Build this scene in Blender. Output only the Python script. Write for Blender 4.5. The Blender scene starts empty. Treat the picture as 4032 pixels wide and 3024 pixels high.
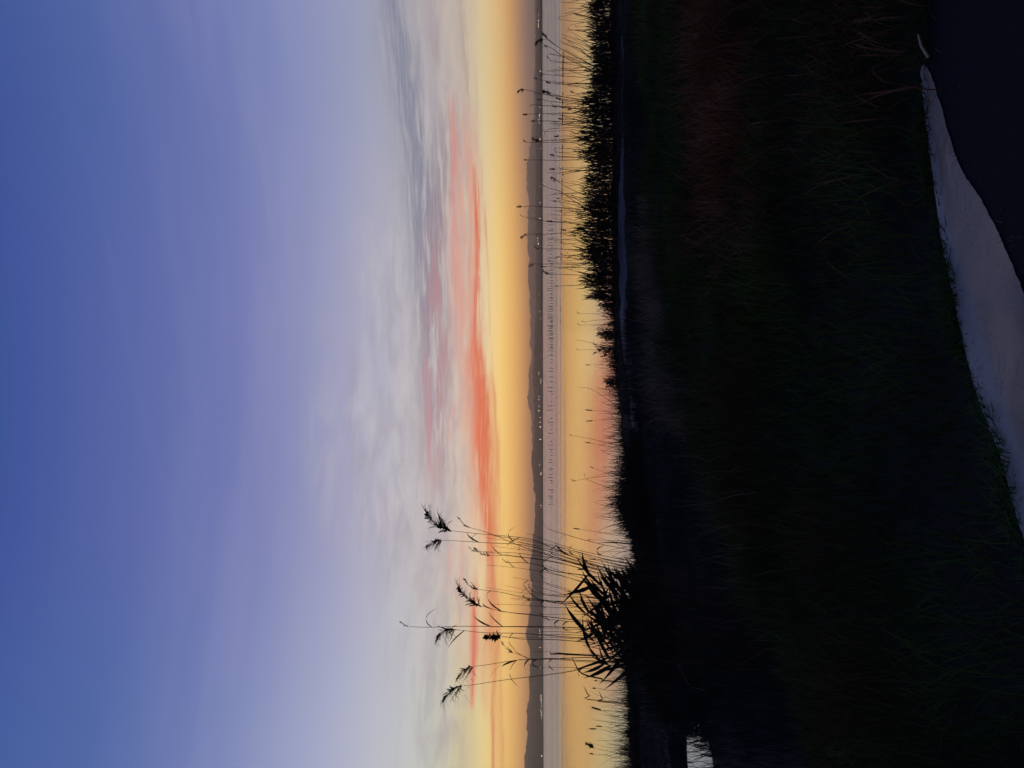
import bpy, math, random
import numpy as np
from mathutils import Vector, Matrix, Quaternion

random.seed(7)
rng = np.random.default_rng(11)
sc = bpy.context.scene
COL = sc.collection

# ------------------------------------------------------------------ camera
F = 2912.0; UC, VC = 2016.0, 1512.0; UH = 2133.5       # focal length and centre of a 4032 x 3024 frame held sideways
CZ = 3.0                                              # eye height above the lake
PITCH = math.atan((UH-UC)/F)
ROLL = math.radians(0.08)
FW = Vector((0, math.cos(PITCH), math.sin(PITCH)))
DN = Vector((0, math.sin(PITCH), -math.cos(PITCH)))
RT = Vector((1, 0, 0))
rq = Quaternion(FW, ROLL)
DN = rq @ DN; RT = rq @ RT
cam = bpy.data.cameras.new('camera'); cam.sensor_width = 36; cam.lens = F/4032*36
cam.clip_start = 0.05; cam.clip_end = 60000
co = bpy.data.objects.new('camera', cam); COL.objects.link(co)
M = Matrix((DN, RT, -FW)).transposed().to_4x4(); M.translation = (0, 0, CZ)
co.matrix_world = M
sc.camera = co
sc.view_settings.view_transform = 'Standard'; sc.view_settings.look = 'None'
sc.view_settings.exposure = 0; sc.view_settings.gamma = 1
sc.cycles.use_denoising = True
sc.cycles.max_bounces = 6; sc.cycles.volume_bounces = 0; sc.cycles.diffuse_bounces = 2
sc.cycles.transparent_max_bounces = 4

def ray(u, v):
    d = FW + DN*((u-UC)/F) + RT*((VC-v)/F)
    return d.normalized()
def at(u, v, Y):                      # point seen at (u, v) at forward distance Y
    d = ray(u, v); return Vector((0, 0, CZ)) + d*(Y/d.y)
def onz(u, v, z):                     # point seen at (u, v) on the level z
    d = ray(u, v); return Vector((0, 0, CZ)) + d*((z-CZ)/d.z)
K = 4032/2212.0
def lin(c):
    return tuple(((x/255)/12.92 if x/255 <= .04045 else ((x/255+.055)/1.055)**2.4) for x in c) + (1,)

# ------------------------------------------------------------------ world
world = bpy.data.worlds.new('World'); sc.world = world; world.use_nodes = True
nt = world.node_tree; nt.nodes.clear()
class S:                                # thin wrapper: arithmetic on sockets
    tree = None
    def __init__(s, k): s.k = k
    @staticmethod
    def m(op, *a, clamp=False):
        n = S.tree.nodes.new('ShaderNodeMath'); n.operation = op; n.use_clamp = clamp
        for i, x in enumerate(a):
            if isinstance(x, S): S.tree.links.new(x.k, n.inputs[i])
            else: n.inputs[i].default_value = x
        return S(n.outputs[0])
    def __add__(s, o): return S.m('ADD', s, o)
    def __radd__(s, o): return S.m('ADD', s, o)
    def __sub__(s, o): return S.m('SUBTRACT', s, o)
    def __rsub__(s, o): return S.m('SUBTRACT', o, s)
    def __mul__(s, o): return S.m('MULTIPLY', s, o)
    def __rmul__(s, o): return S.m('MULTIPLY', s, o)
    def __truediv__(s, o): return S.m('DIVIDE', s, o)
def sstep(x, a, b):
    n = S.tree.nodes.new('ShaderNodeMapRange'); n.interpolation_type = 'SMOOTHSTEP'
    n.inputs['From Min'].default_value = a; n.inputs['From Max'].default_value = b
    S.tree.links.new(x.k, n.inputs['Value']); return S(n.outputs[0])
def noise(x, y, z=0.0, scale=1, detail=3, rough=.5, dist=0.0):
    c = S.tree.nodes.new('ShaderNodeCombineXYZ')
    for i, q in enumerate((x, y, z)):
        if isinstance(q, S): S.tree.links.new(q.k, c.inputs[i])
        else: c.inputs[i].default_value = q
    n = S.tree.nodes.new('ShaderNodeTexNoise'); n.inputs['Scale'].default_value = scale
    n.inputs['Detail'].default_value = detail; n.inputs['Roughness'].default_value = rough
    n.inputs['Distortion'].default_value = dist
    S.tree.links.new(c.outputs[0], n.inputs['Vector']); return S(n.outputs['Fac'])
def ramp(x, stops):
    n = S.tree.nodes.new('ShaderNodeValToRGB'); S.tree.links.new(x.k, n.inputs[0])
    cr = n.color_ramp
    while len(cr.elements) < len(stops): cr.elements.new(.5)
    for e, (p, c) in zip(cr.elements, stops): e.position = p; e.color = c
    return n.outputs['Color']
def mix(f, a, b):
    n = S.tree.nodes.new('ShaderNodeMix'); n.data_type = 'RGBA'; n.clamp_factor = True
    if isinstance(f, S): S.tree.links.new(f.k, n.inputs[0])
    else: n.inputs[0].default_value = f
    for i, q in ((6, a), (7, b)):
        if isinstance(q, tuple): n.inputs[i].default_value = q
        else: S.tree.links.new(q, n.inputs[i])
    return n.outputs[2]
def fcurve(x, pts):
    n = S.tree.nodes.new('ShaderNodeFloatCurve'); S.tree.links.new(x.k, n.inputs['Value'])
    c = n.mapping.curves[0]
    pts = sorted(pts)
    c.points[0].location = pts[0]; c.points[1].location = pts[-1]
    for p in pts[1:-1]: c.points.new(*p)
    n.mapping.update(); return S(n.outputs[0])

S.tree = nt
tc = nt.nodes.new('ShaderNodeTexCoord'); sp = nt.nodes.new('ShaderNodeSeparateXYZ')
nt.links.new(tc.outputs['Generated'], sp.inputs[0])
X, Yy, Z = S(sp.outputs[0]), S(sp.outputs[1]), S(sp.outputs[2])
hyp = S.m('SQRT', X*X + Yy*Yy)
EL = S.m('ARCTAN2', Z, hyp)*(180/math.pi)          # elevation, degrees
AZ = S.m('ARCTAN2', X, Yy)*(180/math.pi)           # azimuth, degrees, + to the right
def ae(x, y):                                      # direction of the point (x, y) of the 2212 x 1659 view
    d = ray(x*K, y*K); return math.degrees(math.atan2(d.x, d.y)), math.degrees(math.atan2(d.z, math.hypot(d.x, d.y)))
def E(x): return ae(x, 830)[1]/90
def stops(l): return sorted([(max(0, E(x)), lin(c)) for x, c in l] + [(.55, lin((52, 70, 134))), (1, lin((42, 58, 116)))])
ELn = S.m('MAXIMUM', EL, 0.0)/90
mid = ramp(ELn, stops([(0, (58, 84, 150)), (45, (64, 84, 155)), (300, (88, 104, 168)), (500, (110, 120, 179)), (640, (136, 142, 188)), (750, (162, 164, 196)),
    (840, (184, 184, 200)), (900, (196, 193, 198)), (960, (208, 200, 197)), (1015, (236, 216, 190)), (1055, (268, 243, 182)), (1080, (295, 250, 145)), (1110, (302, 232, 113)), (1138, (304, 206, 95)), (1170, (302, 190, 87))]))
rgt = ramp(ELn, stops([(0, (56, 80, 146)), (45, (59, 82, 150)), (300, (78, 100, 164)), (500, (104, 116, 176)), (640, (122, 134, 186)), (750, (144, 152, 192)),
    (840, (160, 164, 190)), (900, (176, 174, 184)), (960, (194, 186, 186)), (1015, (214, 198, 180)), (1055, (250, 227, 174)), (1090, (268, 220, 137)), (1110, (270, 198, 110)), (1138, (215, 154, 121)), (1170, (163, 132, 129))]))
lft = ramp(ELn, stops([(0, (62, 88, 154)), (45, (64, 90, 157)), (300, (79, 104, 167)), (500, (112, 126, 182)), (640, (142, 152, 194)), (750, (168, 174, 204)),
    (840, (188, 192, 206)), (900, (198, 202, 206)), (960, (208, 210, 196)), (1015, (224, 212, 166)), (1055, (262, 237, 162)), (1090, (293, 241, 136)), (1115, (300, 228, 113)), (1138, (302, 210, 101)), (1170, (300, 194, 93))]))
back = ramp(ELn, [(0, lin((62, 66, 92))), (.1, lin((80, 76, 108))), (.25, lin((62, 72, 118))), (.55, lin((48, 64, 122))), (1, lin((42, 58, 116)))])
sky = mix(sstep(AZ, 4, 27), mid, rgt)
sky = mix(sstep(AZ*-1.0, 10, 27), sky, lft)
# cirrus
n1 = noise(AZ*.045, EL*.42, 3.0, 1, 4, .55, .4)
n2 = noise(AZ*.20 + EL*.12, EL*.95 + n1*1.2, 8.0, 1, 5, .58, .7)
n3 = noise(AZ*.13 + EL*.18, EL*.62 - AZ*.05, 15.0, 1, 6, .64, 1.0)
n4 = noise(AZ*.24 + EL*.20, EL*.70 - AZ*.10, 33.0, 1, 5, .6, .8)
lim = fcurve(AZ/80.0+.5, [(0, ae(870, 1659)[1]/40)] + [(ae(x, y)[0]/80+.5, ae(x, y)[1]/40) for x, y in
    ((880, 0), (862, 200), (830, 420), (775, 600), (735, 750), (700, 900), (715, 1060), (790, 1220), (860, 1400), (900, 1659))] + [(1, ae(872, -100)[1]/40)])*40.0
veil = sstep(EL, 3.6, 7)*(1.0 - sstep(EL - lim + (n1-.5)*7.0, -3.6, 3.2))
sky = mix(veil*sstep(n3, .40, .70)*.36, sky, lin((214, 208, 206)))
sky = mix(veil*sstep(n4, .42, .70)*.38, sky, lin((162, 158, 172)))
sky = mix(veil*sstep(n2, .40, .70)*.42, sky, lin((158, 153, 166)))
sky = mix(sstep(EL, 9, 14)*(1.0-sstep(EL, 20, 32))*sstep(n1, .42, .7)*.10, sky, lin((178, 176, 205)))
warp = (n2-.5)*1.0 + (n1-.5)*.9
fine = noise(AZ*.19, EL*2.4 + n2*1.2, 21.0, 1, 4, .6, .3)
fine2 = noise(AZ*.30, EL*8.0 + n3*2.0, 41.0, 1, 4, .62, .3)
def streak(pts, col, amt, soft=1.0, lo=.30, hi=.62):          # pts: (x, y, half width, intensity)
    global sky
    ps = sorted([(ae(x, y), w, i) for x, y, w, i in pts])
    t = AZ/80.0 + .5
    c = fcurve(t, [(a/80+.5, e/40) for (a, e), w, i in ps])*40.0
    w = fcurve(t, [(a/80+.5, w*.0359*.55/2) for (a, e), w, i in ps])*2.0
    i = fcurve(t, [(0, 0)]+[(a/80+.5, i) for (a, e), w, i in ps]+[(1, 0)])
    d = (EL + warp*(.8*soft) + (fine-.5)*(.5*soft) + (fine2-.5)*(.45*soft) - c)/S.m('MAXIMUM', w, .02)
    g = S.m('EXPONENT', d*d*-.7)
    sky = mix(S.m('MAXIMUM', i, 0.0)*g*sstep(fine, lo, hi)*(sstep(fine2, .34, .62)*(.5*min(soft, 1)) + (1-.5*min(soft, 1)))*amt*1.12, sky, lin(col))
streak([(833, -420, 40, 0.9), (845, 0, 40, .9), (870, 150, 60, 1), (900, 330, 60, 1), (915, 500, 55, 1), (925, 700, 45, .8), (930, 900, 30, .5), (925, 1050, 20, 0)], (132, 138, 160), 1.0, 1.3, .30, .54)
streak([(960, 100, 30, 0), (965, 300, 40, .6), (940, 600, 45, .9), (940, 800, 45, .8), (950, 1000, 40, .5), (955, 1200, 30, 0)], (142, 130, 148), .95, 1.5, .36, .56)
streak([(919, -420, 12, 1), (931, 0, 12, 1), (934, 70, 12, 1), (938, 132, 10, .6), (945, 200, 6, 0)], (172, 152, 160), .7)
streak([(982, -420, 9, 1), (994, 0, 9, 1), (1002, 99, 9, 1), (1009, 198, 8, .7), (1015, 280, 5, 0)], (178, 152, 150), .75)
streak([(1018, 60, 5, 0), (1026, 160, 5, .7), (1032, 300, 6, .6), (1040, 420, 5, 0)], (190, 160, 140), .6)
streak([(1000, 180, 14, 0), (1005, 320, 34, .7), (1008, 550, 40, 1), (1012, 760, 36, 1), (1022, 900, 36, .9), (1030, 1050, 34, .8), (1035, 1200, 26, .5), (1040, 1300, 20, 0)], (238, 168, 146), .80, 1.3, .30, .60)
streak([(970, 160, 5, 0), (973, 220, 6, .8), (978, 300, 7, 1), (980, 400, 8, 1), (985, 600, 9, .9), (990, 760, 8, .7), (988, 880, 5, 0)], (228, 148, 140), .8, .7, .28, .56)
streak([(923, 740, 8, 0), (924, 800, 16, 1), (922, 900, 18, 1), (920, 980, 12, .6), (915, 1040, 8, 0)], (188, 150, 166), .8)
streak([(975, 850, 7, 0), (974, 890, 10, .9), (972, 950, 9, .7), (970, 1010, 8, 0)], (234, 150, 138), .9)
streak([(968, 1160, 8, 0), (967, 1200, 13, .8), (962, 1270, 11, .6), (958, 1320, 8, 0)], (226, 170, 168), .85)
streak([(1000, 1120, 5, 0), (1002, 1200, 8, .8), (1000, 1280, 8, .6), (996, 1350, 6, 0)], (232, 168, 155), .75)
streak([(1018, 320, 5, 0), (1024, 374, 7, .9), (1031, 496, 8, 1), (1029, 615, 8, .9), (1027, 720, 14, 1), (1033, 800, 26, 1), (1037, 879, 30, 1), (1043, 978, 32, 1), (1049, 1045, 28, 1), (1054, 1114, 22, 1), (1060, 1180, 15, 1), (1062, 1260, 13, .9), (1062, 1350, 12, .7), (1062, 1440, 9, .5), (1062, 1520, 6, 0)], (244, 108, 66), 1.16, .9, .12, .50)
streak([(1045, 430, 3, 0), (1048, 480, 3.5, .8), (1056, 600, 3.5, .7), (1060, 760, 4, .5), (1070, 900, 5, .7), (1075, 1050, 5, .6), (1078, 1150, 4, 0)], (243, 150, 88), .8, .4)
streak([(1030, 1180, 6, 0), (1026, 1290, 10, .9), (1025, 1351, 11, 1), (1023, 1440, 11, 1), (1019, 1520, 7, .6), (1016, 1560, 5, 0)], (242, 112, 84), 1.05, .6, .14, .48)
streak([(1052, 1130, 6, 0), (1060, 1220, 14, .7), (1050, 1350, 20, .8), (1046, 1440, 18, .7), (1048, 1530, 10, .4), (1050, 1590, 6, 0)], (241, 160, 118), .75, .6, .15, .5)
streak([(1062, 1220, 4, 0), (1072, 1290, 6, .9), (1074, 1400, 6, .8), (1064, 1500, 6, .7), (1065, 1600, 5, 1), (1066, 1659, 5, 1), (1068, 2000, 5, .8)], (243, 140, 84), .85, .4, .2, .5)
streak([(1078, 1380, 4, 0), (1082, 1450, 5, .8), (1084, 1560, 7, .8), (1086, 1659, 7, .6), (1088, 2000, 6, .5)], (245, 160, 92), .7, .4)
streak([(80, 90, 5, 0), (150, 240, 7, .6), (310, 900, 9, .9), (430, 1260, 12, .7), (530, 1560, 14, 0)], (128, 138, 195), .055, .0, -.6, -.3)
streak([(930, 420, 30, 0), (938, 560, 34, .6), (945, 750, 34, .8), (940, 900, 34, .8), (930, 1020, 28, .6), (930, 1150, 20, 0)], (206, 146, 150), .75, 1.6, .36, .58)
streak([(990, 120, 20, 0), (1000, 260, 34, .6), (1002, 480, 44, 1), (1008, 700, 44, .9), (1010, 900, 30, .6), (1010, 1000, 20, 0)], (232, 170, 158), .5, 1.5, .30, .58)
streak([(985, 1050, 14, 0), (992, 1200, 24, .7), (1002, 1350, 26, .8), (1008, 1480, 18, .5), (1010, 1560, 10, 0)], (232, 176, 160), .6, 1.2, .34, .60)
streak([(1058, 700, 10, 0), (1062, 860, 16, .7), (1066, 1050, 20, 1), (1072, 1250, 20, 1), (1070, 1450, 20, .9), (1075, 1659, 16, .5), (1075, 1900, 10, 0)], (250, 166, 96), .5, .6, .1, .5)
# first star
d0 = ray(751*K, 1125*K)
dt = X*d0.x + Yy*d0.y + Z*d0.z
sky = mix(sstep(dt, math.cos(.00075), math.cos(.0004))*.8, sky, lin((235, 238, 250)))
# the far side of the sky
aa = S.m('ABSOLUTE', AZ)
sky = mix(sstep(aa, 40, 150)*(1.0 - sstep(EL, 45, 90)*.6), sky, back)
nish = nt.nodes.new('ShaderNodeTexSky'); nish.sky_type = 'NISHITA'; nish.sun_disc = False
nish.sun_elevation = math.radians(0.5); nish.sun_rotation = math.radians(-6)
bg1 = nt.nodes.new('ShaderNodeBackground'); bg2 = nt.nodes.new('ShaderNodeBackground'); ad = nt.nodes.new('ShaderNodeAddShader')
nt.links.new(sky, bg1.inputs[0]); bg1.inputs[1].default_value = 1.0
nt.links.new(nish.outputs[0], bg2.inputs[0]); bg2.inputs[1].default_value = .004
out = nt.nodes.new('ShaderNodeOutputWorld')
nt.links.new(bg1.outputs[0], ad.inputs[0]); nt.links.new(bg2.outputs[0], ad.inputs[1]); nt.links.new(ad.outputs[0], out.inputs[0])
world.cycles.sampling_method = 'MANUAL'; world.cycles.sample_map_resolution = 512
# the sun has set: only a trace of its warm light, from the brightest part of the glow
sl = bpy.data.lights.new('sun', 'SUN'); sl.energy = .01; sl.angle = math.radians(20); sl.color = (1, .6, .35)
so = bpy.data.objects.new('sun', sl); COL.objects.link(so)
so.rotation_euler = (math.radians(87), 0, math.radians(180+6))

# ------------------------------------------------------------------ helpers
def tag(o, label=None, cat=None, group=None, kind=None):
    for k, v in (('label', label), ('category', cat), ('group', group), ('kind', kind)):
        if v: o[k] = v
    return o
def link(name, me, mat, parent=None):
    o = bpy.data.objects.new(name, me); COL.objects.link(o)
    if mat and not me.materials: me.materials.append(mat)
    if parent:
        o.parent = parent
        if name in ('blades', 'seed_stalks', 'twigs', 'canes', 'leaves', 'rushes', 'plume', 'seed_head'): o['kind'] = 'stuff'
    return o
def mesh(name, V, Fc, mat, parent=None, smooth=False):
    me = bpy.data.meshes.new(name)
    V = np.asarray(V, dtype=np.float32)
    if isinstance(Fc, np.ndarray):
        n, k = Fc.shape
        me.vertices.add(len(V)); me.vertices.foreach_set('co', V.ravel())
        me.loops.add(n*k); me.loops.foreach_set('vertex_index', Fc.ravel().astype(np.int32))
        me.polygons.add(n); me.polygons.foreach_set('loop_start', np.arange(0, n*k, k, dtype=np.int32))
        me.update(calc_edges=True)
    else:
        me.from_pydata(V.tolist(), [], Fc)
    if smooth: me.polygons.foreach_set('use_smooth', [True]*len(me.polygons))
    me.update()
    return link(name, me, mat, parent)
def empty(name, loc):
    o = bpy.data.objects.new(name, None); COL.objects.link(o); o.location = loc; o.empty_display_size = .1
    return o
def material(name, base, rough=.8, fn=None, spec=.3):
    m = bpy.data.materials.new(name); m.use_nodes = True
    b = m.node_tree.nodes['Principled BSDF']
    b.inputs['Base Color'].default_value = (*base, 1); b.inputs['Roughness'].default_value = rough
    b.inputs['Specular IOR Level'].default_value = spec
    if fn: S.tree = m.node_tree; fn(m.node_tree, b)
    return m
def pos(nt_):
    g = nt_.nodes.new('ShaderNodeNewGeometry'); s = nt_.nodes.new('ShaderNodeSeparateXYZ')
    nt_.links.new(g.outputs['Position'], s.inputs[0]); return [S(s.outputs[i]) for i in range(3)]
def varied(c1, c2, scale, detail=3, lo=.35, hi=.65, c3=None, s3=.3, bump=0):
    def fn(t, b):
        x, y, z = pos(t)
        f = sstep(noise(x, y, z, scale, detail), lo, hi)
        c = mix(f, (*c1, 1), (*c2, 1))
        if c3: c = mix(sstep(noise(x, y, z+9, s3, 3), .45, .62), c, (*c3, 1))
        t.links.new(c, b.inputs['Base Color'])
        if bump:
            bn = t.nodes.new('ShaderNodeBump'); bn.inputs['Strength'].default_value = bump; bn.inputs['Distance'].default_value = .02
            t.links.new(noise(x, y, z, scale*6, 5, .6).k, bn.inputs['Height']); t.links.new(bn.outputs[0], b.inputs['Normal'])
    return fn

# ribbons (blades and leaves): centre line base + up + lean*t^2, width tapering to a point
def ribbons(base, tip, sag, width, nseg=4, root=.55, seed=0):
    base = np.asarray(base, float); n = len(base); r = np.random.default_rng(seed)
    tip = np.asarray(tip, float); sag = np.asarray(sag, float); width = np.broadcast_to(width, (n,))
    ang = r.uniform(0, math.pi, n); side = np.stack([np.cos(ang), np.sin(ang)*.6, r.uniform(-.25, .25, n)], 1)
    V = []
    ts = np.linspace(0, 1, nseg+1)
    for t in ts[:-1]:
        c = base*(1-t)**2 + 2*(1-t)*t*sag + tip*t*t
        w = (width*(root + (1-root)*min(1, t*3))*(1-t**2.5))[:, None]*.5
        V += [c - side*w, c + side*w]
    V.append(tip)
    V = np.stack(V, 1)                                            # n, 2*nseg+1, 3
    k = 2*nseg+1
    f = []
    for i in range(nseg-1): a = 2*i; f += [(a, a+1, a+3), (a, a+3, a+2)]
    a = 2*(nseg-1); f.append((a, a+1, a+2))
    f = np.array(f); Fc = (f[None] + (np.arange(n)*k)[:, None, None]).reshape(-1, 3)
    return V.reshape(-1, 3), Fc
def tube(pts, radii, sides=6):
    pts = [Vector(p) for p in pts]; V, Fc = [], []
    for i, p in enumerate(pts):
        d = (pts[min(i+1, len(pts)-1)] - pts[max(i-1, 0)]).normalized()
        a = d.cross(Vector((0, 1, .01))); a.normalize(); b = d.cross(a)
        r = radii[i] if not isinstance(radii, float) else radii
        for k in range(sides):
            q = 2*math.pi*k/sides; V.append(p + a*(r*math.cos(q)) + b*(r*math.sin(q)))
    for i in range(len(pts)-1):
        for k in range(sides):
            k2 = (k+1) % sides
            Fc.append((i*sides+k, i*sides+k2, (i+1)*sides+k2, (i+1)*sides+k))
    Fc.append(tuple(range(sides))[::-1]); Fc.append(tuple((len(pts)-1)*sides+k for k in range(sides)))
    return V, Fc
def smooth_line(pts, n=14):
    pts = [Vector(p) for p in pts]
    if len(pts) == 2: return [pts[0].lerp(pts[1], i/n) for i in range(n+1)]
    P = [pts[0]*2-pts[1]] + pts + [pts[-1]*2-pts[-2]]; outp = []
    m = max(2, n//(len(pts)-1))
    for i in range(1, len(P)-2):
        for j in range(m):
            t = j/m; a, b, c, d = P[i-1:i+3]
            outp.append(.5*((2*b) + (c-a)*t + (2*a-5*b+4*c-d)*t*t + (3*b-3*c+d-a)*t*t*t))
    return outp + [pts[-1]]

# ------------------------------------------------------------------ terrain
sv = np.array([-4500, -1500, 0, 600, 1200, 1500, 1700, 1900, 2050, 2180, 2300, 2500, 2800, 3024, 4500, 8000.])
sd = np.array([36, 33, 31, 30.5, 30, 28.5, 27, 26, 25.4, 23.0, 23.4, 24.6, 24.2, 25.5, 30, 34.])
sx = (VC-sv)/F*sd; o_ = np.argsort(sx); sx, sdd = sx[o_], sd[o_]
def yshore(x): return np.interp(x, sx, sdd) + .25*np.sin(x*1.7) + .15*np.sin(x*4.1+1) + np.clip((1-x)/3, 0, 1)*(.6*np.sin(x*1.15+.5) + .5*np.sin(x*2.6))
cx = np.array([-40, -8, -3, -1.9, -1.1, -.3, 2.0, 8, 20, 60.]); cy = np.array([2.5, 2.6, 3.3, 4.1, 6.0, 9.0, 11, 13.5, 16, 18.])
def sst(t): t = np.clip(t, 0, 1); return t*t*(3-2*t)
TOP = 1.45
def terrain(x, y):
    x = np.asarray(x, float); y = np.asarray(y, float)
    d = y - np.interp(x, cx, cy)
    bump = .05*np.sin(x*1.3+y*.7)*np.sin(y*1.1-x*.4) + .03*np.sin(x*3.1+2)*np.sin(y*2.7)
    top = TOP - .22*sst((y-3.2)/8) + bump*sst((y-3.3)/1.5)
    s = sst(d/3.4)
    z = top*(1-s) + (.17+bump*.9)*s
    pool = np.sqrt(((x+8.35)/1.8)**2 + ((y-13.4)/2.5)**2) + .16*np.sin(x*5)*np.sin(y*4)
    z = z - 1.1*sst((1.25-pool)/.5)*(z > -5)
    z = z*(1-sst((y-yshore(x)+.6)/1.4)) + (-1.6)*sst((y-yshore(x)+.6)/2.4)
    far = sst((y-1992)/14)
    return z*(1-far) + far*(1.2+.004*(y-2000))
def graded(lims):
    out_ = []
    for a, b, n in lims: out_ += list(np.linspace(a, b, n, endpoint=False))
    return np.array(out_ + [lims[-1][1]])
xs = graded([(-14000, -400, 12), (-400, -40, 12), (-40, -12, 50), (-12, 12, 200), (12, 40, 50), (40, 400, 12), (400, 14000, 12)])
ys = graded([(-3000, -20, 6), (-20, 0, 10), (0, 20, 150), (20, 36, 110), (36, 60, 6), (60, 1990, 8), (1990, 2010, 12), (2010, 13000, 12)])
gx, gy = np.meshgrid(xs, ys); gz = terrain(gx, gy)
V = np.stack([gx.ravel(), gy.ravel(), gz.ravel()], 1); nx, ny = len(xs), len(ys)
idx = np.arange(nx*ny).reshape(ny, nx)
Fc = np.stack([idx[:-1, :-1].ravel(), idx[:-1, 1:].ravel(), idx[1:, 1:].ravel(), idx[1:, :-1].ravel()], 1)
M_ground = material('soil', (.03, .03, .02), .95, varied((.012, .013, .010), (.03, .028, .018), 1.2, c3=(.02, .03, .012), bump=.4), .1)
g = mesh('ground', V, Fc, M_ground, smooth=True); tag(g, kind='structure')

# lake
def water_fn(t, b):
    x, y, z = pos(t)
    dist = S.m('SQRT', x*x + y*y)
    b.inputs['IOR'].default_value = 2.5
    b.inputs['Base Color'].default_value = (.006, .009, .014, 1)
    big = noise(x*.006, y*.02, 0, 1, 4, .6)
    edge = y + (big-.5)*40.0
    ruf = sstep(edge, 104, 120)
    slick = sstep(noise(x*.003, y*.035, 5, 1, 4, .65), .50, .62)*(1.0-sstep(y, 600, 1200))
    ruf = ruf*(1.0 - slick*.3)
    streak_ = S.m('EXPONENT', S.m('POWER', (y - 96.0 - x*-.10 + (big-.5)*8.0)/4.5, 2.0)*-1.0)*sstep(x*-1.0, -16, 10)
    ruf = S.m('MAXIMUM', ruf, streak_*.85, clamp=True)
    mr = ruf*.21 + .025
    t.links.new(mr.k, b.inputs['Roughness'])
    h = noise(x*1.3, y*3.2, 0, 1, 4, .55, .3)*.010 + noise(x*.35, y*.9, 3, 1, 3, .5, .4)*.022 + noise(x*.22, y*1.9, 13, 1, 3, .55, .5)*.020 + ruf*noise(x*.8, y*1.6, 7, 1, 4, .6)*.05
    bn = t.nodes.new('ShaderNodeBump'); bn.inputs['Strength'].default_value = .20; bn.inputs['Distance'].default_value = 1
    t.links.new(h.k, bn.inputs['Height']); t.links.new(bn.outputs[0], b.inputs['Normal'])
M_water = material('lake_water', (.01, .015, .02), .05, water_fn, .5)
wx = graded([(-14000, -200, 6), (-200, 200, 10), (200, 14000, 6)]); wy = graded([(-5, 60, 10), (60, 2004, 20)])
gx, gy = np.meshgrid(wx, wy); idx = np.arange(gx.size).reshape(gx.shape)
Fc = np.stack([idx[:-1, :-1].ravel(), idx[:-1, 1:].ravel(), idx[1:, 1:].ravel(), idx[1:, :-1].ravel()], 1)
w = mesh('lake', np.stack([gx.ravel(), gy.ravel(), gx.ravel()*0], 1), Fc, M_water); tag(w, kind='structure')

# ------------------------------------------------------------------ hills, from their skylines
def R(r, X_, Y_):                          # a reading in one of five strips of the frame -> (u, v)
    s = 1861/700 if r == 5 else 1936/700
    return 1900 + X_/s, (r-1)*600 + Y_/s
def prof(items):
    l = []
    for r, ps in items:
        for Y_, X_ in ps: u, v = R(r, X_, Y_); l.append((v, u))
    l.sort(); return np.array([p[0] for p in l]), np.array([p[1] for p in l])
farv, faru = prof([(1, [(0, 575), (400, 580), (900, 572), (1250, 568), (1400, 550), (1620, 530)]),
    (2, [(0, 530), (70, 510), (170, 495), (240, 490), (320, 492), (400, 505), (520, 518), (600, 515), (650, 500), (750, 505), (830, 497), (950, 495), (1050, 508), (1150, 515), (1250, 515), (1400, 512), (1640, 522)]),
    (3, [(0, 522), (60, 522), (130, 535), (200, 532), (300, 535), (380, 525), (440, 530), (500, 543), (560, 535), (620, 533), (700, 515), (800, 512), (930, 510), (1000, 500), (1050, 500), (1130, 520), (1230, 543), (1310, 545), (1335, 533), (1450, 545), (1640, 543)]),
    (4, [(0, 543), (100, 548), (200, 560), (400, 580), (1659, 590)])])
nv, nu = prof([(1, [(0, 596), (600, 590), (1200, 586), (1640, 584)]), (2, [(10, 583), (500, 585), (900, 583), (1300, 588), (1640, 586)]),
    (3, [(10, 585), (300, 575), (560, 565), (800, 560), (1100, 566), (1400, 572), (1640, 552)]),
    (4, [(10, 545), (100, 545), (200, 555), (310, 565), (340, 555), (400, 575), (500, 575), (600, 578), (700, 572), (800, 563), (900, 555), (1000, 548), (1100, 537), (1180, 525), (1240, 518), (1300, 525), (1340, 540), (1450, 540), (1550, 540), (1600, 530)]),
    (5, [(10, 505), (60, 497), (120, 492), (160, 475), (260, 455), (320, 475), (400, 500), (520, 505), (700, 498), (850, 497), (960, 492), (980, 475), (1050, 475), (1100, 485), (1200, 480), (1300, 470), (1450, 460), (1550, 455), (1620, 447), (1659, 443)])])
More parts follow.
